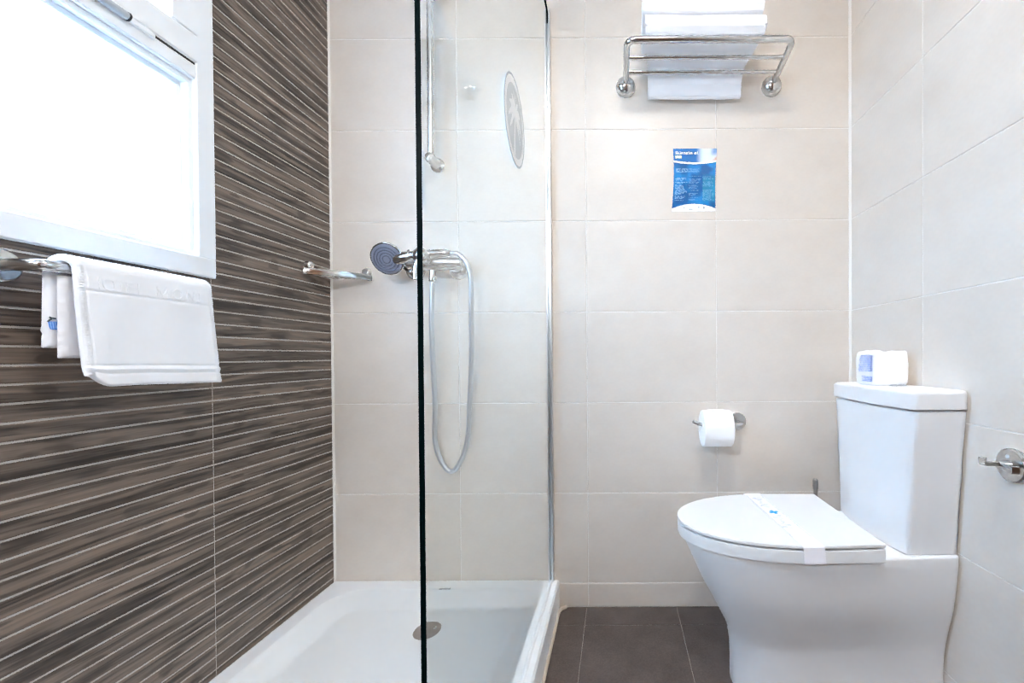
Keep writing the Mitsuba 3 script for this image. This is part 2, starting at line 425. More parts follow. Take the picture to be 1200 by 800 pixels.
ol = np.array(screen_outline().exterior.coords)[:-1]
c0 = ol.mean(0)
gv = np.column_stack([np.full(len(ol) + 1, GX), np.vstack([ol, c0])])
gf = [(i, (i + 1) % len(ol), len(ol)) for i in range(len(ol))]
obj('glass', trimesh.Trimesh(gv, gf, process=False), 'glass_sheet', sc)
rim = screen_outline().difference(screen_outline().buffer(-.0012)).difference(sbox(D - .03, 0, D + 1, GZ1 - .035)).difference(sbox(GY0 + .04, 0, D, TZ + .02))
obj('edge', frame_axes(extrude(rim, .0062), (GX - .0031, 0, 0), (0, 1, 0), (0, 0, 1), (1, 0, 0)), 'glass_edge', sc)
part(sc + '__edge', 'dark green polished glass edge')
obj('wall_profile', join(cbox(GX - .009, GX - .0035, D - .022, D - .0005, TZ + .001, GZ1 + .004, .001), cbox(GX + .0035, GX + .009, D - .022, D - .0005, TZ + .001, GZ1 + .004, .001), cbox(GX - .009, GX + .009, D - .004, D - .0005, TZ + .001, GZ1 + .004, .001)), 'satin', sc)
obj('bottom_seal', tube([(GX, GY0 + .03, TZ + .002), (GX, D - .02, TZ + .002)], .0052, 12), 'white_frame', sc, 40)
# round palm emblem on the glass, etched
EY, EZ, ER = .984, 1.417, .097
em = obj('emblem', frame_axes(extrude(Point(0, 0).buffer(ER * .80, 32), .0005), (GX + .0032, EY, EZ), (0, 1, 0), (0, 0, 1), (1, 0, 0)), 'etched_grey', sc)
part(em, 'round etched palm tree emblem')
rings = Point(0, 0).buffer(ER * .95, 32).difference(Point(0, 0).buffer(ER * .80, 32))
obj('ring', frame_axes(extrude(rings, .0005), (GX + .0032, EY, EZ), (0, 1, 0), (0, 0, 1), (1, 0, 0)), 'etched_white', em)
obj('border', frame_axes(extrude(Point(0, 0).buffer(ER, 32).difference(Point(0, 0).buffer(ER * .95, 32)), .0007), (GX + .0032, EY, EZ), (0, 1, 0), (0, 0, 1), (1, 0, 0)), 'grey_metal', em)


def frond(ang, L, droop, wd):
    """one palm frond: a drooping tapered blade with a toothed lower edge"""
    t = np.linspace(0, 1, 15)
    x, y = np.cos(ang) * L * t, np.sin(ang) * L * t - droop * t ** 2
    up = wd * .35 * np.sin(np.pi * t ** .7)
    dn = wd * np.sin(np.pi * np.clip(t * .93 + .05, 0, 1)) * np.where(np.arange(15) % 2, 1.0, .45)
    return Polygon(np.vstack([np.c_[x, y + up], np.c_[x, y - dn][::-1]])).buffer(.0004)


trunk = Polygon([(-.013, -.074), (.001, -.076), (-.001, -.03), (.005, .022), (-.002, .023), (-.008, -.03)])
palm = [trunk] + [shapely.affinity.translate(frond(math.radians(a), L, dp, .013), .001, .022) for a, L, dp in
                  ((12, .062, .040), (38, .060, .026), (62, .052, .014), (85, .046, .004), (108, .048, .006), (128, .054, .018), (150, .060, .030), (172, .062, .044), (-20, .050, .034), (202, .050, .034))]
palm = shapely.unary_union(palm).buffer(.0006).intersection(Point(0, 0).buffer(ER * .79, 32)).simplify(.0005)
obj('palm', frame_axes(extrude(palm, .0004), (GX + .0036, EY, EZ), (0, 1, 0), (0, 0, 1), (1, 0, 0)), 'etched_white', em)

# ---------------------------------------------------------------- shower fittings
mx = 'shower_mixer'
tag(mx, 'chrome shower mixer on the beige back wall under the rail', 'mixer tap')
MZ, MY = 1.197, 1.440
obj('body', join(lathe([(0, 0), (.017, 0), (.022, .005), (.023, .06), (.026, .075), (.026, .12), (.022, .14), (.021, .178), (.018, .184), (0, .184)], (-.702, MY, MZ), (1, 0, 0)),
                 lathe([(0, 0), (.010, 0), (.010, .03), (0, .03)], (-.617, MY, MZ - .045), (0, 0, 1), 20)), 'chrome_bright', mx, 40)
for x in (-.700, -.550):
    obj('escutcheon', lathe([(0, 0), (.033, 0), (.033, .004), (.024, .018), (.017, .022), (.016, .055), (0, .055)], (x, D, MZ - .012), (0, -1, 0)), 'chrome', mx, 35)
obj('lever', join(lathe([(0, 0), (.024, 0), (.026, .030), (.024, .044), (.016, .053), (.006, .057), (0, .0575)], (-.632, MY - .018, MZ + .012), (0, -1, 0)),
                  tube(curve([(-.636, MY - .05, MZ + .006), (-.638, MY - .070, MZ - .015), (-.641, MY - .074, MZ - .045), (-.642, MY - .076, MZ - .068)], 20), np.linspace(.010, .006, 20), 14)), 'chrome_bright', mx, 40)
obj('outlet_nut', lathe([(0, 0), (.011, 0), (.012, .004), (.012, .016), (.009, .02), (0, .02)], (-.617, MY, MZ - .062), (0, 0, 1), 12), 'chrome', mx, 30)
obj('cradle', join(tube([(-.675, MY - .018, MZ + .012), (-.675, MY - .032, MZ + .018)], .009, 14), tube([(-.675 + .001 * 0, MY - .032 + .017 * math.sin(a), MZ + .018 + .017 * math.cos(a)) for a in np.linspace(.6, 5.7, 24)], .004, 10)), 'chrome', mx, 40)

hs = 'hand_shower'
tag(hs, 'chrome hand shower with a grey spray face lying in the mixer cradle', 'shower head')
HX, HY, HZ = -.748, 1.405, 1.204
fn = np.array([.04, -.84, -.44]); fn /= np.linalg.norm(fn)
obj('head', lathe([(0, -.026), (.022, -.025), (.044, -.014), (.0535, -.003), (.0535, .002), (.0515, .004), (0, .004)], (HX, HY, HZ), fn, 48), 'chrome', hs, 40)
sf = obj('spray_face', lathe([(0, .004), (.0485, .004), (.049, .006), (.045, .008), (0, .009)], (HX, HY, HZ), fn, 48), 'rubber_grey', hs, 40)
e1 = np.cross(fn, (0, 0, 1.0)); e1 /= np.linalg.norm(e1); e2 = np.cross(e1, fn)
for r in (.012, .021, .030, .039):
    obj('nozzle_ring', tube([np.array([HX, HY, HZ]) + fn * .0088 + r * (math.cos(a) * e1 + math.sin(a) * e2) for a in np.arange(40) * 2 * np.pi / 40], .0017, 6, closed=True), 'rubber_dark', sf, 40)
hp = curve([(HX + .03, HY + .012, HZ + .002), (-.700, 1.408, 1.208), (-.64, 1.408, 1.214), (-.575, 1.410, 1.222), (-.545, 1.412, 1.222)], 30)
obj('handle', tube(hp, np.interp(np.linspace(0, 1, 30), [0, .15, .5, .9, 1], [.023, .0185, .0165, .013, .009]), 18), 'chrome', hs, 40)


def back(px, py, y):                # a point on the plane at distance y, from measured angles of the photograph
    return ((px - 723) * y / 502.5, y, EYE + (417.5 - py) * y / 502.5)


hpts = [(-.545, 1.412, 1.222), (-.520, 1.414, 1.219)] + [back(*q) for q in ((550.5, 316, 1.42), (553, 345, 1.43), (552.5, 420, 1.455), (549, 490, 1.47), (541, 535, 1.472), (527, 552, 1.472), (515, 538, 1.472), (509, 490, 1.468), (507, 420, 1.455), (506.5, 355, 1.443))] + [(-.617, MY, MZ - .062)]
hc = curve(hpts, 160)
tag(obj('shower_hose', tube(hc, .0082, 16), 'hose_metal', None, True), 'flexible chrome shower hose hanging in a loop below the mixer', 'hose')

sr = 'shower_rail'
tag(sr, 'vertical chrome shower rail on the beige wall above the mixer', 'shower rail')
RX, RY = -.620, 1.445
obj('pole', tube([(RX, RY, 1.545), (RX, RY, 2.24)], .0105, 20), 'chrome_bright', sr, 40)
for z in (1.548, 2.225):
    obj('bracket', join(lathe([(0, 0), (.024, 0), (.024, .006), (.016, .012), (.016, .05), (.018, .062), (.012, .074), (0, .078)], (RX, D, z), (0, -1, 0)),), 'chrome', sr, 40)
obj('slider', join(lathe([(0, 0), (.019, 0), (.021, .01), (.021, .05), (.018, .06), (0, .06)], (RX, RY, 2.085), (0, 0, 1)), lathe([(0, 0), (.016, 0), (.016, .045), (.012, .05), (0, .05)], (RX, RY, 2.112), (1, -.2, 0)), lathe([(0, 0), (.013, 0), (.016, .045), (0, .045)], (RX, RY, 2.112), (-.5, -1, .1))), 'chrome', sr, 40)

# ---------------------------------------------------------------- corner soap basket
sb = 'soap_basket'
tag(sb, 'small chrome corner soap basket beside the hand shower', 'soap basket')
A, B = np.array([XL + .004, 1.362]), np.array([-.852, D - .004])
C = np.array([XL, D])
th = np.linspace(0, 1, 30)
mid = (A + B) / 2 + (np.array([1, -1]) / math.sqrt(2)) * .032
arc = ((1 - th) ** 2)[:, None] * A + (2 * th * (1 - th))[:, None] * mid + (th ** 2)[:, None] * B
BZ = 1.158
band = [np.array([(p[0] + dx * .7071, p[1] - dx * .7071, BZ + dz) for dx, dz in ((-.002, -.009), (.002, -.009), (.0035, .001), (.002, .010), (-.002, .010), (-.0035, .001))]) for p in arc]
obj('front_band', loft(band), 'chrome', sb, 40)
obj('back_wire', tube(bend([(A[0] + .004, A[1], BZ + .006), (C[0] + .008, C[1] - .008, BZ + .006), (B[0], B[1] - .004, BZ + .006)], .02), .0026, 10), 'chrome', sb, 40)
for i in range(9):
    t = (i + 1) / 10
    a = C + (A - C) * t + np.array([.006, 0])
    q = arc[np.argmin(np.abs(arc[:, 1] - a[1]))]
    b = C + (B - C) * t + np.array([0, -.006])
    q2 = arc[np.argmin(np.abs((arc - C) @ np.array([1, 1]) - (b - C) @ np.array([1, 1]) * 0))]
    hit = arc[np.argmin(np.abs(arc[:, 0] - b[0]))]
    obj('bar', tube([(b[0], b[1], BZ - .002), (hit[0], hit[1], BZ - .002)], .0022, 8), 'chrome', sb, 40)
obj('mount_cap', lathe([(0, 0), (.014, 0), (.014, .012), (.010, .016), (0, .016)], (XL + .0, 1.385, BZ + .022), (1, 0, 0), 24), 'chrome_bright', sb, 35)
obj('mount_cap', lathe([(0, 0), (.014, 0), (.014, .012), (.010, .016), (0, .016)], (-.868, D, BZ + .020), (0, -1, 0), 24), 'chrome_bright', sb, 35)

# ---------------------------------------------------------------- towel rack with bath towels
tk = 'towel_rack'
tag(tk, 'chrome wall rack of three bars holding folded bath towels', 'towel rack')
ZB, ZF = 1.812, 1.838
xa, xb, yf = .036, .541, 1.306
frame_path = bend([(xa, D - .012, ZB), (xa, yf, ZF), (xb, yf, ZF), (xb, D - .012, ZB)], .028, 9)
obj('frame', tube(frame_path, .0098, 18), 'chrome', tk, 40)
for x in (xa, xb):
    obj('wall_base', lathe([(0, 0), (.033, 0), (.034, .006), (.032, .016), (.026, .026), (.016, .033), (0, .036)], (x, D, ZB), (0, -1, 0)), 'chrome', tk, 40)
for y in (1.372, 1.431):
    z = ZB + (ZF - ZB) * (D - y) / (D - yf)
    obj('bar', tube([(xa, y, z), (xb, y, z)], .0056, 14), 'chrome', tk, 40)


def folded_towel(path_lines, half, x_front, x_back, seed):
    """a folded towel: its side view (y, z) thickened, extruded along x, narrowing towards the wall"""
    poly = shapely.unary_union([LineString(l).buffer(half, quad_segs=6) for l in path_lines]).simplify(.0006)
    m = extrude(poly, 1.0)
    m = trimesh.Trimesh(m.vertices, m.faces)
    v, f = trimesh.remesh.subdivide_to_size(m.vertices * [1, 1, .36], m.faces, .014)
    m = trimesh.Trimesh(v, f); m.merge_vertices()
    yz, s = m.vertices[:, :2], m.vertices[:, 2] / .36
    y, z = yz[:, 0], yz[:, 1]
    t = np.clip((y - 1.28) / .2, 0, 1)
    x = (x_front[0] * (1 - t) + x_back[0] * t) * (1 - s) + (x_front[1] * (1 - t) + x_back[1] * t) * s
    P = np.c_[x, y, z]
    nn = meshkit.fbm(P * [14, 22, 22], 3, seed) - .5
    m2 = trimesh.Trimesh(P, m.faces, process=False); fixed(m2)
    m2.vertices = P + m2.vertex_normals * (nn * .006)[:, None]
    return m2


zt = 1.853
lower = [[(1.302, zt + .004), (1.44, zt - .003), (1.462, zt - .018), (1.472, zt - .05), (1.474, zt - .084)],
         [(1.302, zt + .004), (1.292, zt + .014), (1.292, zt + .032), (1.302, zt + .043), (1.455, zt + .040)],
         [(1.305, zt + .022), (1.45, zt + .018), (1.470, zt + .0)]]
tag(obj('bath_towel', folded_towel(lower, .0098, (.090, .452), (.112, .425), 3), 'terry_plain', None, 50), 'folded white bath towel lying directly on the chrome rack bars', 'towel', 'bath towels on the rack')
zu = zt + .073
upper = [[(1.306, zu), (1.47, zu - .003)], [(1.306, zu), (1.298, zu + .012), (1.298, zu + .034), (1.308, zu + .045), (1.47, zu + .043)], [(1.31, zu + .022), (1.47, zu + .020)]]
tag(obj('bath_towel', folded_towel(upper, .0098, (.083, .449), (.09, .44), 8), 'terry_plain', None, 50), 'folded white bath towel stacked on top of the other one above the rack', 'towel', 'bath towels on the rack')

# ---------------------------------------------------------------- leaflet on the back wall


def leaflet_fn(p, n, uv):
    u, v_ = uv.x, uv.y
    deep, mid, sky_ = mi.Color3f(0.0, 0.095, 0.32), mi.Color3f(0.0, 0.19, 0.50), mi.Color3f(0.34, 0.58, 0.80)
    cl_ = fbm(u * 4, v_ * 6, 3.0, octaves=3)
    c = mix(deep, mid, smoothstep(.35, .65, cl_))
    green = smoothstep(.68, .72, u) * smoothstep(.12, .2, v_) * smoothstep(.62, .5, v_)
    c = mix(c, mi.Color3f(0.01, 0.24, 0.40), green * .7)
    # head picture
    head = v_ > .80 - .03 * (1 - (2 * u - 1) ** 2)
    hc_ = mix(mi.Color3f(0.0, 0.13, 0.42), mi.Color3f(0.75, 0.86, 0.97), smoothstep(.5, .72, u) * (1 - .75 * smoothstep(.82, .95, u) * smoothstep(.85, .95, v_)))
    hc_ = mix(hc_, mi.Color3f(0.70, 0.42, 0.33), smoothstep(.86, .97, u - (v_ - .8) * .9) * smoothstep(.89, .84, v_))
    yellow = (u > .04) & (u < .19) & (v_ > .845) & (v_ < .888)
    hc_ = dr.select(yellow, mi.Color3f(.85, .88, .62), hc_)
    # lines of small print, three columns
    col = dr.select(u < .33, 0.0, dr.select(u < .66, 1.0, 2.0))
    line = dr.floor(v_ * 62)
    uu = dr.floor(u * 46)
    on = (cell_rand(uu, line, 3) > .22) & (v_ * 62 - line > .35)
    length = .16 + .15 * cell_rand(line, col, 5)
    start = .04 + .33 * col
    body = (v_ > .17) & (v_ < .56) & (u > start) & (u < start + length) & (cell_rand(line, col, 9) > .25)
    block = (v_ > .62) & (v_ < .68) & (u > .05) & (u < .62)
    strength = dr.select(col < .5, .62, dr.select(col < 1.5, .30, .28))
    c = mix(c, sky_, dr.select(on & (body | block), strength, 0.0))
    c = dr.select(head, hc_, c)
    wave_top = dr.abs(v_ - (.795 - .03 * (1 - (2 * u - 1) ** 2))) < .016
    foot = v_ < .045 + .075 * (1 - (2 * u - 1) ** 2)
    c = dr.select(wave_top | foot, mi.Color3f(.88, .91, .94), c)
    return c


LX0, LX1, LZ0, LZ1 = .197, .3495, 1.384, 1.602
un, vn = 13, 17
uu, vv = np.meshgrid(np.linspace(0, 1, un), np.linspace(0, 1, vn), indexing='ij')
ly = D - .0012 - .004 * np.sin(np.pi * vv) * (.4 + .6 * (2 * uu - 1) ** 2)
lx = LX0 + (LX1 - LX0) * uu + .006 * (vv - .5) - .004 * np.sin(np.pi * vv) * (2 * uu - 1)
P = np.stack([lx, ly, LZ0 + (LZ1 - LZ0) * vv], -1).reshape(-1, 3)
I = np.arange(un * vn).reshape(un, vn)
F = np.vstack([np.stack([I[:-1, :-1], I[1:, :-1], I[1:, 1:]], -1).reshape(-1, 3), np.stack([I[:-1, :-1], I[1:, 1:], I[:-1, 1:]], -1).reshape(-1, 3)])
UV = np.stack([uu, vv], -1).reshape(-1, 2)
scene['leaflet_print'] = principled(proc(leaflet_fn), 0.35)
lf = tag(obj('leaflet', trimesh.Trimesh(P, F, process=False), 'leaflet_print', None, True, uv=UV), 'small blue printed leaflet stuck on the beige wall below the towel rack', 'leaflet')


def wall_text(text, h, x, z, y, depth=.0006, bold=True):
    return frame_axes(meshkit.text_mesh(text, h, depth, bold), (x, y, z), (1, 0, 0), (0, 0, 1), (0, -1, 0))


tm = wall_text('S\u00famate al', .0100, .206, 1.581, D - .0033)
tm.vertices[:, 0] = .206 + (tm.vertices[:, 0] - .206) * (.080 / np.ptp(tm.vertices[:, 0]))
obj('title', tm, 'print_white', lf)
obj('logo', join(*[lathe([(0, 0), (r, 0), (r, .0004), (0, .0004)], (x, D - .0018, z), (0, -1, 0), 16) for x, z, r in ((.306, 1.396, .0034), (.237, 1.397, .0022), (.288, 1.398, .0022))], cbox(.252, .270, D - .0022, D - .0018, 1.390, 1.392, 0)), 'grey_metal', lf)

# ---------------------------------------------------------------- toilet paper on its hook
hk = 'toilet_paper_holder'
tag(hk, 'chrome hook holder with a round base on the beige wall, holding the toilet roll', 'paper holder')
TX, TZP, TY = .418, .652, 1.425
obj('base', lathe([(0, 0), (.029, 0), (.030, .003), (.030, .010), (.027, .013), (0, .014)], (TX, D, TZP), (0, -1, 0)), 'chrome', hk, 35)
obj('arm', tube(bend([(TX, D - .012, TZP), (TX, TY, TZP), (.275, TY, TZP), (.252, TY, TZP + .012)], .012, 8), .0058, 14), 'chrome', hk, 40)
tp = 'toilet_roll'
tag(tp, 'white toilet roll hanging on the chrome hook of the back wall', 'toilet roll')
rz = TZP - .0125
obj('paper', lathe([(.0195, 0), (.058, 0), (.060, .002), (.060, .093), (.058, .095), (.0195, .095), (.0195, 0)], (.281, TY, rz), (1, 0, 0), 64), 'paper_white', tp, 30)
obj('core', lathe([(.0183, .001), (.0196, .001), (.0196, .094), (.0183, .094), (.0183, .001)], (.281, TY, rz), (1, 0, 0), 48), 'cardboard', tp, 30)
flap = []
for a in np.linspace(-.25, .55, 16):
    rr = .0606 + .010 * max(0, a - .1)
    flap.append([(x, TY + rr * math.sin(a), rz + rr * math.cos(a) + .003 * meshkit.noise(np.array([x * 40, a * 5, 0]))) for x in np.linspace(.305, .355, 8)])
flap = np.array(flap)
I = np.arange(16 * 8).reshape(16, 8)
F = np.vstack([np.stack([I[:-1, :-1], I[1:, :-1], I[1:, 1:]], -1).reshape(-1, 3), np.stack([I[:-1, :-1], I[1:, 1:], I[:-1, 1:]], -1).reshape(-1, 3)])
obj('loose_sheet', trimesh.Trimesh(flap.reshape(-1, 3), F, process=False), 'paper_white', tp, True)

# ---------------------------------------------------------------- toilet
to = 'toilet'
tag(to, 'white close coupled toilet with closed lid against the right wall', 'toilet')
YC = 1.163
XB = XR - .004
zk = [0, .04, .08, .139, .198, .25, .286, .33, .361, .385, .400]
xf = PchipInterpolator(zk, [.306, .306, .305, .299, .273, .246, .226, .206, .192, .182, .178])
hwf = PchipInterpolator(zk, [.106, .104, .102, .106, .124, .143, .154, .163, .168, .171, .171])
hwb = PchipInterpolator(zk, [.104, .103, .102, .106, .118, .132, .139, .145, .148, .150, .150])


def d_outline(x_front, x_mid, x_back, hw, hw_back, n=2.25, nf=41, ns=10, rb=.012):
    a = np.linspace(-np.pi / 2, np.pi / 2, nf)
    fx_ = x_mid - (x_mid - x_front) * np.abs(np.cos(a)) ** (2 / n)
    fy_ = hw * np.sign(np.sin(a)) * np.abs(np.sin(a)) ** (2 / n)
    t = np.linspace(0, 1, ns + 1)[1:]
    sx = x_mid + (x_back - rb - x_mid) * t
    sy = hw + (hw_back - hw) * t
    q = np.array([(x_back - rb * (1 - math.sin(b)), hw_back - rb * (1 - math.cos(b))) for b in np.linspace(.3, np.pi / 2, 5)])
    top = np.vstack([np.c_[sx, sy], q])
    bot = top[::-1] * [1, -1]
    return np.vstack([np.c_[fx_, fy_], top, bot])


def at_z(o, z, cy=YC):
    return np.c_[o[:, 0], o[:, 1] + cy, np.full(len(o), z)]


rings_ = []
for z in np.linspace(0, .396, 60):
    rings_.append(at_z(d_outline(xf(z), .46, XB, hwf(z), hwb(z)), z))
for k_, (dz, ins) in enumerate(((.3985, .0008), (.4005, .003), (.4012, .007))):
    rings_.append(at_z(d_outline(xf(.396) + ins, .46, XB - ins * .3, hwf(.396) - ins, hwb(.396) - ins), dz))
obj('bowl', loft(rings_), 'porcelain', to, 40)

so = dict(x_front=.164, x_mid=.468, x_back=.617, hw=.1865, hw_back=.181, n=2.12, rb=.003)


def slab(o, z0, z1, r, grow=0):
    def at(z, ins):
        q = Polygon(o).buffer(-ins) if ins else Polygon(o)
        return q
    c = np.array([.42, 0])
    out = []
    for z, ins in ((z0, r), (z0 + r * .3, r * .3), (z0 + r, 0), (z1 - r, 0), (z1 - r * .3, r * .3), (z1, r)):
        d = o - c
        L = np.linalg.norm(d, axis=1, keepdims=True)
        out.append(at_z(c + d * (L - ins) / L, z))
    return loft(out)


SO = d_outline(**so)
obj('seat', slab(SO, .4020, .4325, .0025), 'seat_plastic', to, 35)
lid = slab(d_outline(**{**so, 'x_front': .163, 'hw': .187}), .4368, .4450, .0025)
lid.vertices[:, 2] += np.where(lid.vertices[:, 2] > .4435, 0.0, 0)
obj('lid', lid, 'seat_plastic', to, 35)
obj('seat_buffer', slab(d_outline(.19, .468, .60, .160, .150), .4320, .4372, .0005), 'dark_gap', to)
for y in (YC - .08, YC + .08):
    obj('hinge', cbox(.612, .640, y - .02, y + .02, .4012, .428, .006), 'seat_plastic', to)
YQ = 1.172


def tank_outline(x_corner, bulge, hw, r=.0085, n=14):
    t = np.linspace(-1, 1, 25)
    front = np.c_[x_corner - bulge * (1 - t ** 2), t * hw]
    p = Polygon(np.vstack([front, [(XB, hw), (XB, -hw)]]))
    p = p.buffer(-r, quad_segs=8).buffer(r, quad_segs=8)
    ang = np.linspace(0, 2 * np.pi, 121)[:-1]
    c = np.array([(x_corner + XB) / 2, 0])
    pts = []
    for a in ang:      # radial resampling so that every ring has the same points
        ray = LineString([c, c + 2 * np.array([math.cos(a), math.sin(a)])])
        h_ = ray.intersection(p.exterior)
        pts.append((h_.x, h_.y) if h_.geom_type == 'Point' else h_.geoms[0].coords[0])
    return np.array(pts)


tr_ = []
for z in (.400, .404, .45, .60, .70, .746, .749):
    t = (z - .40) / .35
    ins = .004 if z in (.400, .749) else 0
    tr_.append(at_z(tank_outline(.688 - .0 * t + ins, .016, .151 + .029 * t - ins), z, YQ))
obj('cistern', loft(tr_), 'porcelain', to, 35)
tl = []
for z, ins in ((.7515, .003), (.754, 0), (.788, 0), (.7925, .002), (.7955, .006), (.7965, .012)):
    tl.append(at_z(tank_outline(.683 + ins, .017, .184 - ins), z, YQ))
obj('cistern_lid', loft(tl), 'porcelain', to, 35)

# sanitary paper band across the lid
bx0, bx1 = .398, .447
yn, yfar = YC - .1885, YC + .1885
path = [(yfar + .002, .405), (yfar + .0015, .443), (yfar - .004, .4462), (YC, .4462), (yn + .004, .4462), (yn - .0015, .443), (yn - .002, .405)]
shift = [0.0, 0, 0, .010, .022, .024, .027]
bp, zz = [], []
for th_ in (0.0, .0006):
    for (y, z), s_ in zip(path, shift):
        up = th_ if .40 < z and abs(y - YC) < .186 else 0
        out_ = th_ if abs(y - YC) > .186 else 0
        bp.append([(x + s_, y + np.sign(y - YC) * out_, z + up) for x in (bx0, bx1)])
bp = np.array(bp)
k_ = len(path)
V = bp.reshape(-1, 3)
F = []
for i in range(k_ - 1):
    a, b, c, d = 2 * i, 2 * i + 1, 2 * i + 3, 2 * i + 2
    o_ = 2 * k_
    F += [(a, b, c), (a, c, d), (o_ + a, o_ + c, o_ + b), (o_ + a, o_ + d, o_ + c), (a, d, o_ + d), (a, o_ + d, o_ + a), (b, o_ + c, c), (b, o_ + b, o_ + c)]
pb = tag(obj('paper_band', trimesh.Trimesh(V, F, process=False), 'band_paper'), 'white paper hygiene band with a blue cross around the closed toilet lid', 'paper band')
# band print: a blue cross, pale script beside it, hairlines along the edges
cross = shapely.unary_union([sbox(-.013, -.0042, .013, .0042), sbox(-.0042, -.013, .0042, .013)])
PZ = .4469
obj('cross', frame_axes(extrude(shapely.affinity.rotate(cross, 20), .0003), (.432, YC + .022, PZ), (1, 0, 0), (0, 1, 0), (0, 0, 1)), 'ink_cyan', pb)
for yy, n_s in ((YC + .105, 1), (YC - .045, 2)):
    t = np.linspace(0, 1, 60)
    ln = np.c_[.418 + .014 * np.sin(t * 26 + n_s) * (.6 + .4 * np.sin(t * 9)) + .006 * n_s, yy + .045 * (t - .5) * 2]
    obj('script', frame_axes(extrude(LineString(ln).buffer(.0009), .0003), (0, 0, PZ), (1, 0, 0), (0, 1, 0), (0, 0, 1)), 'ink_pale', pb)
for s_ in (.002, .046):
    obj('edge_line', frame_axes(extrude(LineString([(bx0 + s_, YC + .17), (bx0 + s_ + .010, YC), (bx0 + s_ + .0185, YC - .14)]).buffer(.0006), .0003), (0, 0, PZ), (1, 0, 0), (0, 1, 0), (0, 0, 1)), 'ink_pale', pb)

# wrapped spare roll on the cistern lid
ph = np.linspace(0, 2 * np.pi, 97)[:-1]
wr = []
rx, ry, ZR = .053, .050, .7965
for i, (z, s_) in enumerate([(0, .80), (.002, .90), (.008, .97), (.02, 1), (.04, 1.0), (.06, 1.0), (.078, .99), (.088, .96), (.092, .88), (.0935, .70), (.092, .40), (.088, .26)]):
    ex = 2 / 4.5
    x = rx * s_ * np.sign(np.cos(ph)) * np.abs(np.cos(ph)) ** ex
    y = ry * s_ * np.sign(np.sin(ph)) * np.abs(np.sin(ph)) ** ex
    q = np.c_[x, y, np.full(96, z)]
    q[:, :2] *= (1 + .055 * (meshkit.fbm(np.c_[np.cos(ph) * 5, np.sin(ph) * 5, np.full(96, z * 60)], 3, 5) - .5))[:, None]
    if z > .001:
        q[:, 2] += .010 * (meshkit.noise(np.c_[x * 60, y * 60, np.full(96, 1.)], 2) - .5) * (z > .07)
    wr.append(q + [.743, 1.205, ZR])
wrk = 'wrapped_roll'
tag(wrk, 'spare toilet roll in a printed white wrapper standing on the cistern lid', 'toilet roll')
obj('wrapper', loft(wr), 'paper_white', wrk, 40)
rng = np.random.default_rng(5)
strips = []
for i, z in enumerate(np.linspace(.012, .082, 19)):
    if i in (4, 5, 6):
        continue
    y = 1.205 - .040
    while y < 1.205 + (.012 if i > 6 else .0):
        L = rng.uniform(.003, .008)
        strips.append(cbox(.743 - rx - .0014, .743 - rx + .004, y, y + L, ZR + z, ZR + z + .0018, 0))
        y += L + rng.uniform(.002, .007)
k = obj('printed_text', join(*strips), 'ink_blue', wrk)
labels[k] = {'label': 'blue small print on the wrapper', 'kind': 'stuff'}
obj('core_hole', lathe([(0, 0), (.011, 0), (.010, .001), (0, .001)], (.735, 1.205, ZR + .0885), (0, 0, 1), 20), 'ink_dark', wrk)
obj('folded_foot', join(*[cbox(.743 + dx, .743 + dx + .018, 1.205 - ry - .006, 1.205 - ry + .01, ZR + .0005, ZR + .004, .001) for dx in (-.005, .016)]), 'grey_metal', wrk)

# ---------------------------------------------------------------- toilet brush behind the toilet
br = 'toilet_brush'
tag(br, 'toilet brush with a thin chrome handle standing behind the toilet', 'toilet brush')
BX, BY = .662, 1.432
obj('holder', lathe([(0, 0), (.044, 0), (.046, .004), (.046, .22), (.044, .222), (.043, .05), (0, .05)], (BX, BY, .001), (0, 0, 1), 40), 'steel', br, 35)
obj('handle', lathe([(0, .06), (.006, .06), (.006, .43), (.0085, .435), (.0085, .464), (.006, .467), (0, .4675)], (BX, BY, 0), (0, 0, 1), 20), 'steel', br, 35)
obj('bristles', lathe([(0, .052), (.03, .053), (.036, .08), (.03, .13), (0, .135)], (BX, BY, 0), (0, 0, 1), 24), 'paper_white', br, 35)

# ---------------------------------------------------------------- robe hook on the right wall
rh = 'robe_hook'
tag(rh, 'small chrome double hook on the right wall beside the cistern', 'hook')
RHY, RHZ = .880, .652
obj('base', lathe([(0, 0), (.034, 0), (.035, .003), (.035, .009), (.032, .012), (0, .013)], (XR, RHY, RHZ), (-1, 0, 0)), 'chrome', rh, 35)
obj('boss', lathe([(0, 0), (.0085, 0), (.0085, .022), (.007, .026), (0, .026)], (XR - .010, RHY, RHZ + .002), (-1, 0, 0), 24), 'chrome', rh, 35)


def prong(p):
    s_ = np.array(p, float)
    d = s_[-1] - s_[0]
    u = d / np.linalg.norm(d)
    side_ = np.cross(u, (0, 0, 1.0)); side_ /= np.linalg.norm(side_)
    pts = bend([s_[0], s_[1], s_[1] + np.array([0, 0, .013]) + u * .001], .003, 4)
    ring_ = []
    for i, q in enumerate(pts):
        t = pts[min(i + 1, len(pts) - 1)] - pts[max(i - 1, 0)]
        t /= np.linalg.norm(t)
        up = np.cross(side_, t)
        ring_.append(np.array([q + side_ * a * .0058 + up * b * .0036 for a, b in ((-1, -1), (1, -1), (1, 1), (-1, 1))]))
    return loft(ring_)


obj('prong', prong([(XR - .030, RHY + .003, RHZ + .003), (XR - .072, RHY - .006, RHZ + .006)]), 'chrome', rh)
obj('prong', prong([(XR - .030, RHY - .004, RHZ + .002), (XR - .058, RHY - .062, RHZ + .001)]), 'chrome', rh)
obj('screw', lathe([(0, 0), (.004, 0), (.004, .002), (0, .0025)], (XR - .012, RHY + .004, RHZ + .018), (-1, 0, 0), 12), 'grey_metal', rh)

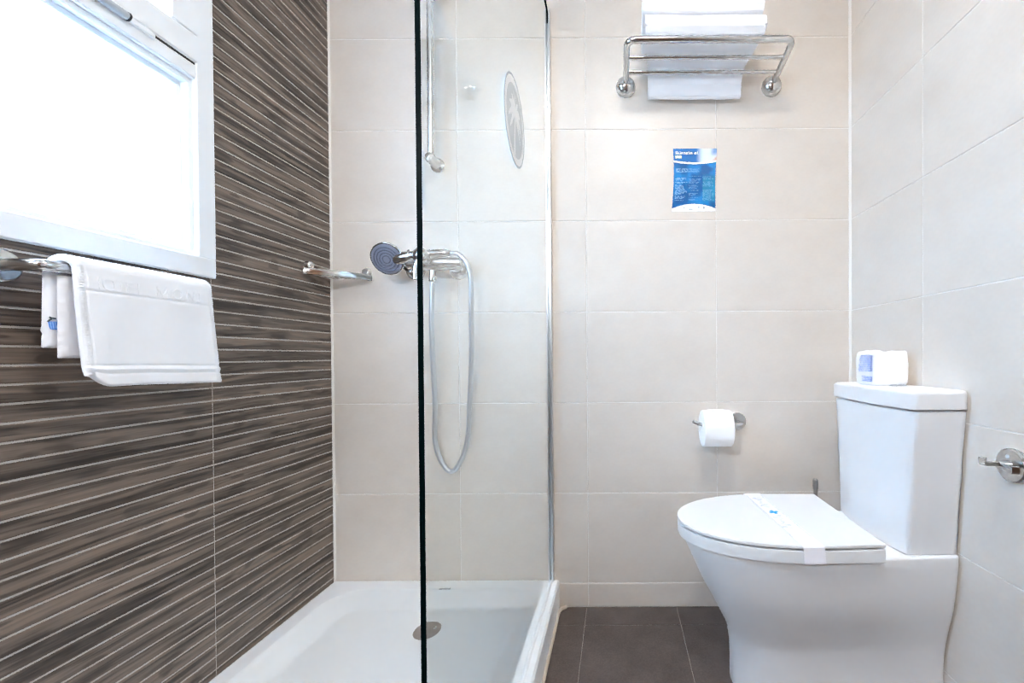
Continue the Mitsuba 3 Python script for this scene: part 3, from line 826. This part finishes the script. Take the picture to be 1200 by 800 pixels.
# ---------------------------------------------------------------- towel bar and hand towel on the dark wall
tb = 'towel_bar'
tag(tb, 'chrome towel bar on the dark striped wall below the window', 'towel bar')
TBX, TBZ = -.922, 1.034
obj('bar', tube(bend([(XL, .688, TBZ), (TBX, .688, TBZ), (TBX, .952, TBZ), (XL, .952, TBZ)], .014, 8), .0100, 18), 'chrome', tb, 40)
for y in (.688, .952):
    obj('wall_base', lathe([(0, 0), (.026, 0), (.027, .003), (.027, .010), (.024, .013), (0, .014)], (XL, y, TBZ), (1, 0, 0)), 'chrome', tb, 35)

ht = 'hand_towel'
tag(ht, 'small white terry hand towel with embossed lettering hung over the towel bar', 'towel')


def hung(y0, y1, drop_f, drop_b, half, xo, nS=260, nT=200, seed=1, bands=True, r_bar=.0105):
    """a thick cloth hung over the bar: front on the room side, back on the wall side"""
    R = r_bar + half
    top = TBZ
    lf_, lb_ = drop_f - R, drop_b - R
    L = lf_ + np.pi * R + lb_
    s = np.linspace(0, L, nS)
    y = np.linspace(0, 1, nT)
    def centre(q):
        out = np.zeros((len(q), 2)); nr = np.zeros((len(q), 2))
        for i, a in enumerate(q):
            if a < lf_:
                out[i] = (R, a - lf_); nr[i] = (1, 0)
            elif a < lf_ + np.pi * R:
                g = (a - lf_) / R
                out[i] = (R * math.cos(g), R * math.sin(g)); nr[i] = (math.cos(g), math.sin(g))
            else:
                out[i] = (-R, -(a - lf_ - np.pi * R)); nr[i] = (-1, 0)
        return out, nr
    c, nrm = centre(s)
    S, Yt = np.meshgrid(s, y, indexing='ij')
    fold = np.clip((lf_ - S) / lf_, 0, 1)
    flare = .010 * fold + .006 * fold ** 2
    wav = (.006 * np.sin(Yt * 5.0 + 1.2 * seed) + .004 * np.sin(Yt * 11 + seed)) * (.15 + fold)
    wavb = .004 * np.sin(Yt * 6 + seed) * np.clip((S - lf_ - np.pi * R) / max(lb_, .01), 0, 1)
    h_s = half * np.sqrt(np.clip(1 - np.clip(1 - np.minimum(S, L - S) / half, 0, 1) ** 2, 0.0, 1))
    h_t = half * np.sqrt(np.clip(1 - np.clip(1 - np.minimum(Yt, 1 - Yt) * (y1 - y0) / half, 0, 1) ** 2, 0.0, 1))
    hh = np.maximum(np.minimum(h_s, h_t), .0004)
    relief = np.zeros_like(S)
    if bands:
        for z_ in (.0265, .031):
            pass
        relief += .0022 * np.exp(-((S - .030) / .0032) ** 2) - .0018 * np.exp(-((S - .0225) / .0018) ** 2) - .0018 * np.exp(-((S - .0375) / .0018) ** 2)
        b2 = L - .030
        relief += .0022 * np.exp(-((S - b2) / .0032) ** 2) - .0016 * np.exp(-((S - b2 - .0075) / .0018) ** 2)
        t_ = lf_ - .036
        relief -= .0014 * np.exp(-((S - t_) / .0022) ** 2)
    hem = np.minimum(Yt, 1 - Yt) * (y1 - y0)
    relief += .0012 * (hem < .009) * (hem > .0015) * np.sin(S * 1400) - .0012 * np.exp(-((hem - .0105) / .0014) ** 2)
    relief += .0022 * (meshkit.fbm(np.stack([S * 30, Yt * 8, S * 0 + seed], -1), 3, seed) - .5)
    def surf(sgn):
        x = TBX + xo + c[:, 0][:, None] + (flare + wav) - wavb + sgn * nrm[:, 0][:, None] * (hh + (relief if sgn > 0 else 0) * (hh > half * .5))
        behind = np.clip((S - lf_) / (np.pi * R), 0, 1)
        yy = y0 + (y1 - y0) * Yt - .006 * fold * (1 - Yt) + .008 * fold * Yt - .011 * behind * (1 - Yt)
        lift = .020 * np.exp(-(S / .022) ** 2) * np.exp(-(Yt * (y1 - y0) / .018) ** 2)
        z = top + c[:, 1][:, None] + sgn * nrm[:, 1][:, None] * hh + .003 * np.sin(Yt * 3.3 + seed) * fold + lift
        return np.stack([x, yy, z], -1)
    o, i_ = surf(1), surf(-1)
    n1, n2 = o.shape[:2]
    V = np.vstack([o.reshape(-1, 3), i_.reshape(-1, 3)])
    I1 = np.arange(n1 * n2).reshape(n1, n2); I2 = I1 + n1 * n2
    q = []
    for I_, fl in ((I1, False), (I2, True)):
        a, b, c_, d = I_[:-1, :-1].ravel(), I_[1:, :-1].ravel(), I_[1:, 1:].ravel(), I_[:-1, 1:].ravel()
        t1, t2 = np.stack([a, b, c_], -1), np.stack([a, c_, d], -1)
        tt = np.vstack([t1, t2])
        q.append(tt[:, ::-1] if fl else tt)
    lp = np.r_[I1[:, 0], I1[-1, 1:], I1[-2::-1, -1], I1[0, -2:0:-1]]
    lp2 = lp + n1 * n2
    e = []
    for k in range(len(lp)):
        j = (k + 1) % len(lp)
        e += [(lp[k], lp2[k], lp2[j]), (lp[k], lp2[j], lp[j])]
    q.append(np.array(e))
    return fixed(trimesh.Trimesh(V, np.vstack(q), process=False))


cloth = hung(.714, .957, .220, .150, .0065, 0, seed=1)
obj('cloth', cloth, 'terry', ht, 50)
from scipy.interpolate import LinearNDInterpolator
vf = cloth.vertices[:260 * 200]
vf = vf[(vf[:, 2] < TBZ) & (vf[:, 0] > TBX)]
front_x = LinearNDInterpolator(vf[:, 1:], vf[:, 0])


def on_front(m, off):
    """lays a flat mesh (its height in x) onto the front of the cloth"""
    m = m.copy()
    m.vertices[:, 0] += np.nan_to_num(front_x(m.vertices[:, 1:]), nan=TBX + .02) + off
    return m


for ch, y in (('H', .727), ('O', .748), ('T', .769), ('E', .787), ('L', .806), ('M', .839), ('O', .869), ('N', .897), ('I', .921)):
    tm = meshkit.text_mesh(ch, .0205, .0014, False)
    tm.vertices[:, 0] -= tm.vertices[:, 0].min()
    tm.vertices[:, 0] *= 1.12
    obj('embossed_letter', on_front(frame_axes(tm, (0, y, TBZ - .031), (0, 1, 0), (0, 0, 1), (1, 0, 0)), -.0002), 'terry', ht)
# the inner layer of the folded towel, and the badge embroidered on the layer behind it
iy, iz = np.meshgrid(np.linspace(.7095, .945, 40), np.linspace(TBZ - .150, TBZ - .013, 40), indexing='ij')
ix = -.9235 + .0022 * np.sin(iy * 60) * np.linspace(1, .2, 40)[None, :]
he = .0042 * np.sqrt(np.clip(1 - (1 - np.clip(np.minimum(np.minimum(iy - .7095, .945 - iy), iz - (TBZ - .150)) / .0042, 0, 1)) ** 2, .002, 1))
sh = .010 * np.clip((.735 - iy) / .0255, 0, 1) ** 2 * 0
g1, g2 = np.stack([ix + he + .0007 * np.sin(iz * 1400) * (iy < .719), iy, iz], -1), np.stack([ix - he, iy, iz], -1)
I = np.arange(1600).reshape(40, 40)
q = np.vstack([np.stack([I[:-1, :-1], I[1:, :-1], I[1:, 1:]], -1).reshape(-1, 3), np.stack([I[:-1, :-1], I[1:, 1:], I[:-1, 1:]], -1).reshape(-1, 3)])
lp = np.r_[I[:, 0], I[-1, 1:], I[-2::-1, -1], I[0, -2:0:-1]]
e = [t for a, b in zip(lp, np.roll(lp, -1)) for t in ((a, a + 1600, b + 1600), (a, b + 1600, b))]
obj('inner_fold', fixed(trimesh.Trimesh(np.vstack([g1.reshape(-1, 3), g2.reshape(-1, 3)]), np.vstack([q, q[:, ::-1] + 1600, e]), process=False)), 'terry', ht, 50)
BXX = TBX - .0105 - .0004
bd = obj('badge', frame_axes(extrude(Polygon([(-.0008, .0), (.008, -.001), (.011, -.001), (.011, .013), (-.0035, .0125)]), .0008), (BXX, .7070, .932), (0, 1, 0), (0, 0, 1), (1, 0, 0)), 'thread_blue', ht)
part(bd, 'small blue embroidered badge')
for i in range(3):
    obj('stripe', frame_axes(extrude(Polygon([(-.0005 + .0032 * i, .001), (.0008 + .0032 * i, .001), (-.0003 + .0032 * i, .0115), (-.0018 + .0032 * i, .0115)]), .0011), (BXX, .7070, .932), (0, 1, 0), (0, 0, 1), (1, 0, 0)), 'thread_sky', bd)
obj('roof', frame_axes(extrude(LineString([(-.0035, .0125), (.001, .017), (-.001, .0195), (.006, .0175)]).buffer(.0010), .0010), (BXX, .7070, .932), (0, 1, 0), (0, 0, 1), (1, 0, 0)), 'ink_dark', bd)
